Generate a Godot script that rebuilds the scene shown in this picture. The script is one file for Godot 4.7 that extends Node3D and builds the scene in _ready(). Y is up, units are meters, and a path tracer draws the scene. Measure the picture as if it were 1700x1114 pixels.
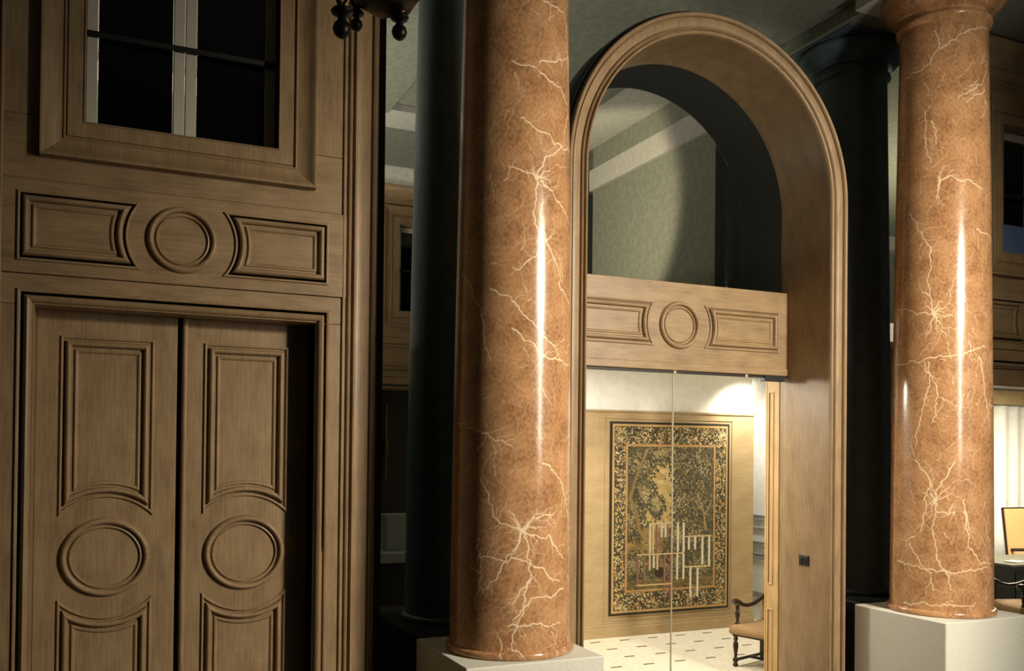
extends Node3D
# World: x runs along the portal row, y up, depth D = -z. Eye at (0, 2.4, 0).

const VX := Vector3(1, 0, 0)
const VY := Vector3(0, 1, 0)
const VZ := Vector3(0, 0, 1)

var taken := {}
var M := {}
var rng := RandomNumberGenerator.new()


# ---------------------------------------------------------------- mesh builder
class MB:
	var v := PackedVector3Array()
	var n := PackedVector3Array()
	var u := PackedVector2Array()

	func tri(a: Vector3, b: Vector3, c: Vector3, na: Vector3, nb: Vector3, nc: Vector3, ua := Vector2.ZERO, ub := Vector2.ZERO, uc := Vector2.ZERO) -> void:
		var g := (b - a).cross(c - a)
		if g.length_squared() < 1e-16:
			return
		if g.dot(na + nb + nc) > 0.0:
			v.append(a); v.append(c); v.append(b)
			n.append(na); n.append(nc); n.append(nb)
			u.append(ua); u.append(uc); u.append(ub)
		else:
			v.append(a); v.append(b); v.append(c)
			n.append(na); n.append(nb); n.append(nc)
			u.append(ua); u.append(ub); u.append(uc)

	func quad(a: Vector3, b: Vector3, c: Vector3, d: Vector3, nn: Vector3) -> void:
		tri(a, b, c, nn, nn, nn)
		tri(a, c, d, nn, nn, nn)

	func quad4(p: Array, nn: Array, uv: Array) -> void:
		tri(p[0], p[1], p[2], nn[0], nn[1], nn[2], uv[0], uv[1], uv[2])
		tri(p[0], p[2], p[3], nn[0], nn[2], nn[3], uv[0], uv[2], uv[3])

	# chamfered box from lo to hi
	func box(lo: Vector3, hi: Vector3, ch := 0.004) -> MB:
		return obox(Transform3D(Basis(), (lo + hi) * 0.5), (hi - lo) * 0.5, ch)

	func obox(t: Transform3D, h: Vector3, ch := 0.004) -> MB:
		ch = minf(ch, minf(h.x, minf(h.y, h.z)) * 0.5)
		for ax in 3:
			var a1 := (ax + 1) % 3
			var a2 := (ax + 2) % 3
			for s in [-1.0, 1.0]:
				var nn := Vector3.ZERO; nn[ax] = s
				var q := []
				for c in [[-1.0, -1.0], [1.0, -1.0], [1.0, 1.0], [-1.0, 1.0]]:
					var p := Vector3.ZERO
					p[ax] = s * h[ax]; p[a1] = c[0] * (h[a1] - ch); p[a2] = c[1] * (h[a2] - ch)
					q.append(t * p)
				quad(q[0], q[1], q[2], q[3], (t.basis * nn).normalized())
			for s1 in [-1.0, 1.0]:
				for s2 in [-1.0, 1.0]:
					var nn2 := Vector3.ZERO; nn2[a1] = s1; nn2[a2] = s2
					var e := []
					for k in [[-1.0, 0], [1.0, 0], [1.0, 1], [-1.0, 1]]:
						var p2 := Vector3.ZERO
						p2[ax] = k[0] * (h[ax] - ch)
						p2[a1] = s1 * (h[a1] - (ch if k[1] == 1 else 0.0)); p2[a2] = s2 * (h[a2] - (0.0 if k[1] == 1 else ch))
						e.append(t * p2)
					quad(e[0], e[1], e[2], e[3], (t.basis * nn2).normalized())
		for sx in [-1.0, 1.0]:
			for sy in [-1.0, 1.0]:
				for sz in [-1.0, 1.0]:
					var s3 := Vector3(sx, sy, sz)
					var nn3 := (t.basis * s3).normalized()
					tri(t * (s3 * Vector3(h.x, h.y - ch, h.z - ch)), t * (s3 * Vector3(h.x - ch, h.y, h.z - ch)), t * (s3 * Vector3(h.x - ch, h.y - ch, h.z)), nn3, nn3, nn3)
		return self

	# profile: Vector2(offset to the left of the path times side, height along an)
	func sweep(path: Array, closed: bool, prof: Array, o: Vector3, side := 1.0, ax := VX, ay := VY, an := VZ) -> MB:
		var cnt := path.size()
		var segs := cnt if closed else cnt - 1
		var dirs := []
		for i in segs:
			dirs.append((path[(i + 1) % cnt] - path[i]).normalized())
		var mit := []
		for i in cnt:
			var d0: Vector2 = dirs[(i - 1 + segs) % segs] if (closed or i > 0) else dirs[0]
			var d1: Vector2 = dirs[i % segs] if (closed or i < segs) else dirs[segs - 1]
			var n0 := Vector2(-d0.y, d0.x) * side
			var n1 := Vector2(-d1.y, d1.x) * side
			var m := (n0 + n1).normalized()
			mit.append([m / maxf(m.dot(n1), 0.25), n0, n1, n0.dot(n1) > 0.85])
		var pn := prof.size()
		var pnorm := []
		for j in pn - 1:
			var e: Vector2 = prof[j + 1] - prof[j]
			pnorm.append(Vector2(-e.y, e.x).normalized())
		for i in segs:
			var i1 := (i + 1) % cnt
			var nd: Vector2 = mit[i][2]
			var na2: Vector2 = (mit[i][1] + mit[i][2]).normalized() if mit[i][3] else nd
			var nb2: Vector2 = (mit[i1][1] + mit[i1][2]).normalized() if mit[i1][3] else nd
			for j in pn - 1:
				var pa: Vector2 = prof[j]
				var pb: Vector2 = prof[j + 1]
				var q0: Vector2 = pnorm[j]
				var q1: Vector2 = pnorm[j]
				if j > 0 and pnorm[j - 1].dot(q0) > 0.6: q0 = (pnorm[j - 1] + q0).normalized()
				if j < pn - 2 and pnorm[j + 1].dot(q1) > 0.6: q1 = (pnorm[j + 1] + q1).normalized()
				var pts := []
				var nrm := []
				for k in [[i, pa, q0, na2], [i1, pa, q0, nb2], [i1, pb, q1, nb2], [i, pb, q1, na2]]:
					var w: Vector2 = path[k[0]] + mit[k[0]][0] * k[1].x
					pts.append(o + ax * w.x + ay * w.y + an * k[1].y)
					var pl: Vector2 = k[3] * k[2].x
					nrm.append((ax * pl.x + ay * pl.y + an * k[2].y).normalized())
				quad4(pts, nrm, [Vector2.ZERO, Vector2.ZERO, Vector2.ZERO, Vector2.ZERO])
		return self

	# rings: for each profile point the closed outline (anticlockwise) at that offset; heights from the profile
	func loft(rings: Array, prof: Array, o: Vector3) -> MB:
		var cnt: int = rings[0].size()
		for j in prof.size() - 1:
			var e: Vector2 = prof[j + 1] - prof[j]
			var pq := Vector2(-e.y, e.x).normalized()
			var q0 := pq
			var q1 := pq
			if j > 0:
				var e0: Vector2 = prof[j] - prof[j - 1]
				var m0 := Vector2(-e0.y, e0.x).normalized()
				if m0.dot(pq) > 0.6: q0 = (m0 + pq).normalized()
			if j < prof.size() - 2:
				var e1: Vector2 = prof[j + 2] - prof[j + 1]
				var m1 := Vector2(-e1.y, e1.x).normalized()
				if m1.dot(pq) > 0.6: q1 = (m1 + pq).normalized()
			for i in cnt:
				var i1 := (i + 1) % cnt
				var pts := []
				var nrm := []
				for k in [[i, j, q0], [i1, j, q0], [i1, j + 1, q1], [i, j + 1, q1]]:
					var w: Vector2 = rings[k[1]][k[0]]
					pts.append(o + Vector3(w.x, w.y, prof[k[1]].y))
					var d: Vector2 = (rings[k[1]][i1] - rings[k[1]][i]).normalized()
					var here := Vector2(-d.y, d.x)
					var nb: int = (i - 1 + cnt) % cnt if k[0] == i else i1
					var dn: Vector2 = (rings[k[1]][(nb + 1) % cnt] - rings[k[1]][nb]).normalized()
					var there := Vector2(-dn.y, dn.x)
					var pn := (here + there).normalized() if here.dot(there) > 0.9 else here
					nrm.append(Vector3(pn.x * k[2].x, pn.y * k[2].x, k[2].y).normalized())
				quad4(pts, nrm, [Vector2.ZERO, Vector2.ZERO, Vector2.ZERO, Vector2.ZERO])
		return self

	# profile: Vector2(radius, y); from the bottom up
	func lathe(prof: Array, c: Vector3, seg := 48, v0 := 0.0, v1 := 1.0, basis := Basis()) -> MB:
		var pn := prof.size()
		var pnorm := []
		for j in pn - 1:
			var e: Vector2 = prof[j + 1] - prof[j]
			pnorm.append(Vector2(e.y, -e.x).normalized())
		for j in pn - 1:
			var q0: Vector2 = pnorm[j]
			var q1: Vector2 = pnorm[j]
			if j > 0 and pnorm[j - 1].dot(q0) > 0.55: q0 = (pnorm[j - 1] + q0).normalized()
			if j < pn - 2 and pnorm[j + 1].dot(q1) > 0.55: q1 = (pnorm[j + 1] + q1).normalized()
			for i in seg:
				var p := []
				var nn := []
				var uv := []
				for k in [[i, j, q0], [i + 1, j, q0], [i + 1, j + 1, q1], [i, j + 1, q1]]:
					var a: float = TAU * k[0] / seg
					var r: Vector2 = prof[k[1]]
					p.append(c + basis * Vector3(sin(a) * r.x, r.y, cos(a) * r.x))
					nn.append(basis * Vector3(sin(a) * k[2].x, k[2].y, cos(a) * k[2].x))
					uv.append(Vector2(float(k[0]) / seg, 1.0 - (r.y - v0) / (v1 - v0)))
				quad4(p, nn, uv)
		return self

	func disc(c: Vector3, r: float, up: float, seg := 48) -> MB:
		for i in seg:
			var a := TAU * i / seg
			var b := TAU * (i + 1) / seg
			var nn := Vector3(0, up, 0)
			tri(c, c + Vector3(sin(a), 0, cos(a)) * r, c + Vector3(sin(b), 0, cos(b)) * r, nn, nn, nn)
		return self

	func tube(pts: Array, rad: Array, seg := 10) -> MB:
		var cnt := pts.size()
		var ups := Vector3(0, 1, 0)
		var rings := []
		for i in cnt:
			var d: Vector3 = (pts[mini(i + 1, cnt - 1)] - pts[maxi(i - 1, 0)]).normalized()
			if absf(d.dot(ups)) > 0.95: ups = Vector3(0.3, 0, 1).normalized()
			var s := d.cross(ups).normalized()
			ups = s.cross(d).normalized()
			var ring := []
			for k in seg:
				var a := TAU * k / seg
				var nn := s * cos(a) + ups * sin(a)
				ring.append([pts[i] + nn * rad[i], nn])
			rings.append(ring)
		for i in cnt - 1:
			for k in seg:
				var k1 := (k + 1) % seg
				quad4([rings[i][k][0], rings[i][k1][0], rings[i + 1][k1][0], rings[i + 1][k][0]], [rings[i][k][1], rings[i][k1][1], rings[i + 1][k1][1], rings[i + 1][k][1]], [Vector2.ZERO, Vector2.ZERO, Vector2.ZERO, Vector2.ZERO])
		for e in [0, cnt - 1]:
			var c: Vector3 = pts[e]
			var nn: Vector3 = (pts[e] - pts[1 if e == 0 else e - 1]).normalized()
			for k in seg:
				tri(c, rings[e][k][0], rings[e][(k + 1) % seg][0], nn, nn, nn)
		return self

	func ball(c: Vector3, r: Vector3, seg := 20) -> MB:
		var pr := []
		var rr := r.x
		for j in 11:
			var a := -PI / 2 + PI * j / 10
			pr.append(Vector2(cos(a) * rr, sin(a) * r.y))
		return lathe(pr, c, seg)

	func mesh() -> ArrayMesh:
		var a := []
		a.resize(Mesh.ARRAY_MAX)
		a[Mesh.ARRAY_VERTEX] = v
		a[Mesh.ARRAY_NORMAL] = n
		a[Mesh.ARRAY_TEX_UV] = u
		var m := ArrayMesh.new()
		m.add_surface_from_arrays(Mesh.PRIMITIVE_TRIANGLES, a)
		return m


# ---------------------------------------------------------------- object helpers
func numbered(called: String) -> String:
	taken[called] = taken.get(called, 0) + 1
	return called if taken[called] == 1 else "%s_%03d" % [called, taken[called] - 1]


func meta(o: Node, label := "", category := "", group := "", kind := "") -> void:
	if label: o.set_meta("label", label)
	if category: o.set_meta("category", category)
	if group: o.set_meta("group", group)
	if kind: o.set_meta("kind", kind)


func base(called: String, at := Vector3.ZERO, turn := 0.0) -> Node3D:
	var o := Node3D.new()
	o.name = numbered(called)
	add_child(o)
	o.position = at
	o.rotation.y = turn
	return o


func part(called: String, mb: MB, m: Material, parent: Node = null) -> MeshInstance3D:
	var o := MeshInstance3D.new()
	o.mesh = mb.mesh()
	o.material_override = m
	o.cast_shadow = GeometryInstance3D.SHADOW_CASTING_SETTING_ON
	if parent:
		o.name = called
		parent.add_child(o, true)
	else:
		o.name = numbered(called)
		add_child(o)
	return o


func bx(x0: float, y0: float, d0: float, x1: float, y1: float, d1: float, ch := 0.004) -> MB:
	return MB.new().box(Vector3(x0, y0, -d1), Vector3(x1, y1, -d0), ch)


func rect(x0: float, y0: float, x1: float, y1: float) -> Array:
	return [Vector2(x0, y0), Vector2(x1, y0), Vector2(x1, y1), Vector2(x0, y1)]


func ring(cx: float, cy: float, rx: float, ry: float, seg := 72) -> Array:
	var a := []
	for i in seg:
		a.append(Vector2(cx + cos(TAU * i / seg) * rx, cy + sin(TAU * i / seg) * ry))
	return a


# ---------------------------------------------------------------- textures and materials
func streak_image(seed_: int, horizontal: bool, dark: Color, mid: Color, light: Color) -> ImageTexture:
	var w := 512
	var h := 1024
	var fine := FastNoiseLite.new()
	fine.seed = seed_; fine.noise_type = FastNoiseLite.TYPE_SIMPLEX; fine.frequency = 0.06; fine.fractal_octaves = 4
	var fi := fine.get_seamless_image(512, 64); fi.convert(Image.FORMAT_L8); fi.resize(w, h, Image.INTERPOLATE_CUBIC)
	var co := FastNoiseLite.new()
	co.seed = seed_ + 5; co.noise_type = FastNoiseLite.TYPE_SIMPLEX; co.frequency = 0.012; co.fractal_octaves = 3
	var ci := co.get_seamless_image(256, 256); ci.convert(Image.FORMAT_L8); ci.resize(w, h, Image.INTERPOLATE_CUBIC)
	var pore := FastNoiseLite.new()
	pore.seed = seed_ + 9; pore.noise_type = FastNoiseLite.TYPE_SIMPLEX; pore.frequency = 0.2; pore.fractal_octaves = 2
	var pi := pore.get_seamless_image(512, 160); pi.convert(Image.FORMAT_L8); pi.resize(w, h, Image.INTERPOLATE_CUBIC)
	var fb := fi.get_data()
	var cb := ci.get_data()
	var pb := pi.get_data()
	var out := PackedByteArray()
	out.resize(w * h * 3)
	for y in h:
		for x in w:
			var k := y * w + x
			var t := clampf((fb[k] / 255.0 - 0.5) * 0.55 + (cb[k] / 255.0 - 0.5) * 0.6 + 0.5, 0.0, 1.0)
			var c := dark.lerp(mid, t * 2.0) if t < 0.5 else mid.lerp(light, t * 2.0 - 1.0)
			var p := clampf((pb[k] / 255.0 - 0.62) * 3.0, 0.0, 1.0) * 0.12
			var o := (y * w + x) * 3 if not horizontal else (x * h + y) * 3
			out[o] = int(clampf(c.r * (1.0 - p), 0, 1) * 255); out[o + 1] = int(clampf(c.g * (1.0 - p), 0, 1) * 255); out[o + 2] = int(clampf(c.b * (1.0 - p), 0, 1) * 255)
	var img := Image.create_from_data(w if not horizontal else h, h if not horizontal else w, false, Image.FORMAT_RGB8, out)
	return ImageTexture.create_from_image(img)


func wood(seed_: int, horizontal: bool, dark: Color, mid: Color, light: Color, rough := 0.42) -> StandardMaterial3D:
	var m := StandardMaterial3D.new()
	m.albedo_texture = streak_image(seed_, horizontal, dark, mid, light)
	m.uv1_triplanar = true
	m.uv1_world_triplanar = true
	m.uv1_triplanar_sharpness = 8.0
	m.uv1_scale = Vector3(1.15, 0.62, 1.15) if not horizontal else Vector3(0.62, 1.15, 0.62)
	m.roughness = rough
	m.metallic_specular = 0.4
	return m


func plain(c: Color, rough := 0.7, metal := 0.0, spec := 0.5) -> StandardMaterial3D:
	var m := StandardMaterial3D.new()
	m.albedo_color = c
	m.roughness = rough
	m.metallic = metal
	m.metallic_specular = spec
	return m


func speckle(seed_: int, a: Color, b: Color, freq: float, scale_: float, rough := 0.8) -> StandardMaterial3D:
	var f := FastNoiseLite.new()
	f.seed = seed_; f.frequency = freq; f.fractal_octaves = 4
	var im := f.get_seamless_image(256, 256)
	im.convert(Image.FORMAT_L8)
	var d := im.get_data()
	var out := PackedByteArray()
	out.resize(256 * 256 * 3)
	for k in 65536:
		var c := a.lerp(b, smoothstep(0.25, 0.75, d[k] / 255.0))
		out[k * 3] = int(c.r * 255); out[k * 3 + 1] = int(c.g * 255); out[k * 3 + 2] = int(c.b * 255)
	var m := StandardMaterial3D.new()
	m.albedo_texture = ImageTexture.create_from_image(Image.create_from_data(256, 256, false, Image.FORMAT_RGB8, out))
	m.uv1_triplanar = true
	m.uv1_world_triplanar = true
	m.uv1_scale = Vector3.ONE * scale_
	m.roughness = rough
	return m


func stamp(buf: PackedFloat32Array, w: int, h: int, x: float, y: float, r: float, s: float) -> void:
	var ir := int(ceil(r)) + 1
	for yy in range(int(y) - ir, int(y) + ir + 1):
		if yy < 0 or yy >= h: continue
		for xx in range(int(x) - ir, int(x) + ir + 1):
			var d := Vector2(xx - x, yy - y).length()
			var a := clampf(r - d + 0.5, 0.0, 1.0) * s
			var k := yy * w + posmod(xx, w)
			if a > buf[k]: buf[k] = a


# a crooked vein from a to b in texture pixels, throwing off side veins
func vein(buf: PackedFloat32Array, w: int, h: int, a: Vector2, b: Vector2, r0: float, r1: float, s: float, branch: float, depth: int) -> void:
	var l := a.distance_to(b)
	var steps := maxi(2, int(l / 7.0))
	var side := (b - a).normalized().orthogonal()
	var off := 0.0
	var prev := a
	for i in range(1, steps + 1):
		var t := float(i) / steps
		off = (off * 0.82 + rng.randf_range(-4.6, 4.6)) * (1.0 if i < steps else 0.0)
		var p := a.lerp(b, t) + side * off
		var m := int(prev.distance_to(p)) + 1
		for k in m:
			var q := prev.lerp(p, float(k) / m)
			stamp(buf, w, h, q.x, q.y, lerpf(r0, r1, t) * rng.randf_range(0.65, 1.25), s * rng.randf_range(0.75, 1.0))
		if depth > 0 and rng.randf() < branch:
			var dir := (b - a).normalized().rotated(rng.randf_range(0.4, 1.2) * (1 if rng.randf() < 0.5 else -1))
			vein(buf, w, h, p, p + dir * rng.randf_range(18, 75), maxf(0.5, r0 * 0.55), 0.4, s * 0.75, branch * 0.6, depth - 1)
		prev = p


# marble for a shaft: u runs round (from the camera side, +x first), v from top to bottom; heights y0..y1
func marble(seed_: int, veins: Array, stars: Array, mid_deg: float, y0: float, y1: float) -> StandardMaterial3D:
	var w := 1024
	var h := 2048
	rng.seed = seed_
	var buf := PackedFloat32Array()
	buf.resize(w * h)
	var px := func(deg: float, cm: float) -> Vector2:
		return Vector2(fposmod(deg, 360.0) / 360.0 * w, (1.0 - (cm * 0.01 - y0) / (y1 - y0)) * h)
	for pl in veins:
		for k in range(0, pl.size() - 2, 2):
			var a: Vector2 = px.call(pl[k], pl[k + 1])
			var b: Vector2 = px.call(pl[k + 2], pl[k + 3])
			if absf(a.x - b.x) > w * 0.5:
				if a.x > b.x: b.x += w
				else: a.x += w
			vein(buf, w, h, a, b, 2.0, 1.3, 0.95, 0.22, 2)
	for st in stars:
		var c: Vector2 = px.call(st[0], st[1])
		stamp(buf, w, h, c.x, c.y, st[2] * 1.2, 0.85)
		for k in 6:
			var an := rng.randf() * TAU
			vein(buf, w, h, c, c + Vector2(cos(an), sin(an)) * rng.randf_range(10, 60) * st[2] * 0.3, st[2] * 0.42, 0.5, 0.9, 0.25, 1)
	for k in 620:
		var c := Vector2(rng.randf() * w, rng.randf() * h)
		var an := rng.randf() * TAU
		vein(buf, w, h, c, c + Vector2(cos(an), sin(an) * 1.5) * rng.randf_range(10, 60), rng.randf_range(0.9, 1.7), 0.5, rng.randf_range(0.35, 0.95), 0.12, 1)
	var n1 := FastNoiseLite.new()
	n1.seed = seed_; n1.frequency = 0.02; n1.fractal_octaves = 5
	var i1 := n1.get_seamless_image(512, 1024); i1.convert(Image.FORMAT_L8); i1.resize(w, h, Image.INTERPOLATE_BILINEAR)
	var n2 := FastNoiseLite.new()
	n2.seed = seed_ + 3; n2.frequency = 0.15; n2.fractal_octaves = 4
	var i2 := n2.get_seamless_image(512, 1024); i2.convert(Image.FORMAT_L8); i2.resize(w, h, Image.INTERPOLATE_BILINEAR)
	var b1 := i1.get_data()
	var b2 := i2.get_data()
	var out := PackedByteArray()
	out.resize(w * h * 3)
	var dark := Color(0.55, 0.39, 0.26)
	var mid := Color(0.68, 0.505, 0.35)
	var light := Color(0.75, 0.58, 0.415)
	var pale := Color(0.95, 0.87, 0.73)
	for k in w * h:
		var t := clampf((b1[k] / 255.0 - 0.5) * 0.75 + (b2[k] / 255.0 - 0.5) * 0.9 + 0.5, 0.0, 1.0)
		var c := dark.lerp(mid, t * 2.0) if t < 0.5 else mid.lerp(light, t * 2.0 - 1.0)
		c = c.lerp(pale, buf[k] * 0.92)
		out[k * 3] = int(c.r * 255); out[k * 3 + 1] = int(c.g * 255); out[k * 3 + 2] = int(c.b * 255)
	var m := StandardMaterial3D.new()
	m.albedo_texture = ImageTexture.create_from_image(Image.create_from_data(w, h, false, Image.FORMAT_RGB8, out))
	m.roughness = 0.2
	m.metallic_specular = 0.5
	return m


func blob(img: Image, c: Vector2, rx: float, ry: float, ang: float, col: Color) -> void:
	var r := int(maxf(rx, ry)) + 1
	for y in range(int(c.y) - r, int(c.y) + r + 1):
		if y < 0 or y >= img.get_height(): continue
		for x in range(int(c.x) - r, int(c.x) + r + 1):
			if x < 0 or x >= img.get_width(): continue
			var d := Vector2(x - c.x, y - c.y).rotated(-ang)
			if (d.x / rx) * (d.x / rx) + (d.y / ry) * (d.y / ry) <= 1.0:
				img.set_pixel(x, y, col)


func stroke(img: Image, pts: Array, r0: float, r1: float, col: Color) -> void:
	for i in pts.size() - 1:
		for k in 40:
			var t := k / 40.0
			var p: Vector2 = pts[i].lerp(pts[i + 1], t)
			blob(img, p, lerpf(r0, r1, (i + t) / (pts.size() - 1)), lerpf(r0, r1, (i + t) / (pts.size() - 1)), 0, col)


# leafy woodland tapestry with a flower border (woven, so flat)
func tapestry_material() -> StandardMaterial3D:
	rng.seed = 77
	var w := 560
	var h := 750
	var img := Image.create(w, h, false, Image.FORMAT_RGB8)
	var gold := Color(0.68, 0.55, 0.36)
	var rust := Color(0.60, 0.44, 0.28)
	var ink := Color(0.27, 0.25, 0.185)
	img.fill(Color(0.20, 0.19, 0.15))
	img.fill_rect(Rect2i(7, 7, w - 14, h - 14), gold)
	img.fill_rect(Rect2i(16, 16, w - 32, h - 32), ink)
	# border flowers and scrolls
	var tones := [Color(0.74, 0.66, 0.47), Color(0.64, 0.55, 0.37), Color(0.50, 0.43, 0.29), Color(0.70, 0.53, 0.33), Color(0.40, 0.39, 0.28), Color(0.78, 0.72, 0.56)]
	for k in 2600:
		var side := k % 4
		var p := Vector2.ZERO
		if side < 2: p = Vector2((rng.randf_range(18, 66) if side == 0 else w - rng.randf_range(20, 66)), rng.randf_range(18, h - 18))
		else: p = Vector2(rng.randf_range(18, w - 18), (rng.randf_range(18, 84) if side == 2 else h - rng.randf_range(18, 84)))
		blob(img, p, rng.randf_range(2.5, 7), rng.randf_range(1.5, 3.4), rng.randf() * PI, tones[rng.randi() % 6])
		if k % 3 == 0: blob(img, p + Vector2(rng.randf_range(-6, 6), rng.randf_range(-6, 6)), rng.randf_range(1.5, 4), rng.randf_range(1, 2.6), rng.randf() * PI, ink)
	img.fill_rect(Rect2i(66, 84, w - 132, h - 168), rust)
	img.fill_rect(Rect2i(70, 88, w - 140, h - 176), gold)
	var f := Rect2i(76, 94, w - 152, h - 188)
	var field := Image.create(f.size.x, f.size.y, false, Image.FORMAT_RGB8)
	var fw := float(f.size.x)
	var fh := float(f.size.y)
	field.fill(Color(0.36, 0.33, 0.235))
	# clearing with far trees and hills
	for k in 260:
		var q := Vector2(rng.randfn(0.41, 0.115) * fw, rng.randf_range(0.10, 0.58) * fh)
		blob(field, q, rng.randf_range(8, 26), rng.randf_range(5, 14), rng.randf_range(-0.3, 0.3), Color(0.76, 0.68, 0.46).lerp(Color(0.63, 0.53, 0.34), rng.randf()))
	for k in 130:
		var q := Vector2(rng.randf_range(0.0, 0.42) * fw, rng.randf_range(0.58, 0.74) * fh)
		blob(field, q, rng.randf_range(10, 34), rng.randf_range(4, 9), rng.randf_range(-0.1, 0.3), Color(0.60, 0.50, 0.31).lerp(Color(0.45, 0.37, 0.23), rng.randf()))
	# foliage: dark clumps first, then lit leaves
	var clumps := [[0.12, 0.14, 0.16, 0.12], [0.40, 0.06, 0.16, 0.05], [0.20, 0.34, 0.10, 0.09], [0.07, 0.52, 0.08, 0.12], [0.33, 0.42, 0.06, 0.06], [0.66, 0.14, 0.16, 0.14], [0.85, 0.16, 0.14, 0.16], [0.62, 0.40, 0.10, 0.18], [0.84, 0.42, 0.14, 0.16], [0.78, 0.62, 0.18, 0.12], [0.58, 0.64, 0.08, 0.08], [0.10, 0.84, 0.16, 0.08], [0.50, 0.84, 0.2, 0.09], [0.84, 0.86, 0.14, 0.09]]
	for c in clumps:
		for k in 620:
			var q := Vector2(rng.randfn(c[0], c[2] * 0.55) * fw, rng.randfn(c[1], c[3] * 0.55) * fh)
			var dk: Color = Color(0.25, 0.245, 0.19).lerp(Color(0.40, 0.365, 0.26), rng.randf())
			blob(field, q, rng.randf_range(3, 9), rng.randf_range(2, 6), rng.randf() * PI, dk)
		for k in 200:
			var q := Vector2(rng.randfn(c[0], c[2] * 0.5) * fw, rng.randfn(c[1] - 0.015, c[3] * 0.5) * fh)
			blob(field, q, rng.randf_range(1.6, 5.5), rng.randf_range(1.2, 2.6), rng.randf_range(0.3, 1.9), Color(0.72, 0.64, 0.46).lerp(Color(0.50, 0.44, 0.31), rng.randf()))
	stroke(field, [Vector2(0.22 * fw, 0.02 * fh), Vector2(0.09 * fw, 0.22 * fh), Vector2(0.03 * fw, 0.36 * fh), Vector2(0.10 * fw, 0.46 * fh), Vector2(0.13 * fw, 0.58 * fh), Vector2(0.22 * fw, 0.66 * fh)], 5, 9, Color(0.54, 0.45, 0.29))
	stroke(field, [Vector2(0.80 * fw, 0.34 * fh), Vector2(0.88 * fw, 0.46 * fh), Vector2(0.91 * fw, 0.60 * fh)], 3, 5, Color(0.58, 0.50, 0.33))
	stroke(field, [Vector2(0.98 * fw, 0.38 * fh), Vector2(0.90 * fw, 0.48 * fh)], 2, 4, Color(0.58, 0.50, 0.33))
	blob(field, Vector2(0.37 * fw, 0.885 * fh), 26, 20, 0.1, Color(0.24, 0.20, 0.15))
	blob(field, Vector2(0.40 * fw, 0.835 * fh), 9, 9, 0, Color(0.52, 0.44, 0.30))
	for k in 150:
		var q := Vector2(rng.randf() * fw, rng.randf_range(0.93, 1.0) * fh)
		blob(field, q, rng.randf_range(8, 20), rng.randf_range(2, 4), 0.1, Color(0.55, 0.45, 0.27).lerp(Color(0.38, 0.33, 0.21), rng.randf()))
	img.blit_rect(field, Rect2i(0, 0, f.size.x, f.size.y), f.position)
	for y in h:
		for x in w:
			if rng.randf() < 0.5:
				var c := img.get_pixel(x, y)
				img.set_pixel(x, y, c * rng.randf_range(0.86, 1.1))
	var m := StandardMaterial3D.new()
	m.albedo_texture = ImageTexture.create_from_image(img)
	m.roughness = 0.95
	m.metallic_specular = 0.2
	return m


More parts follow.
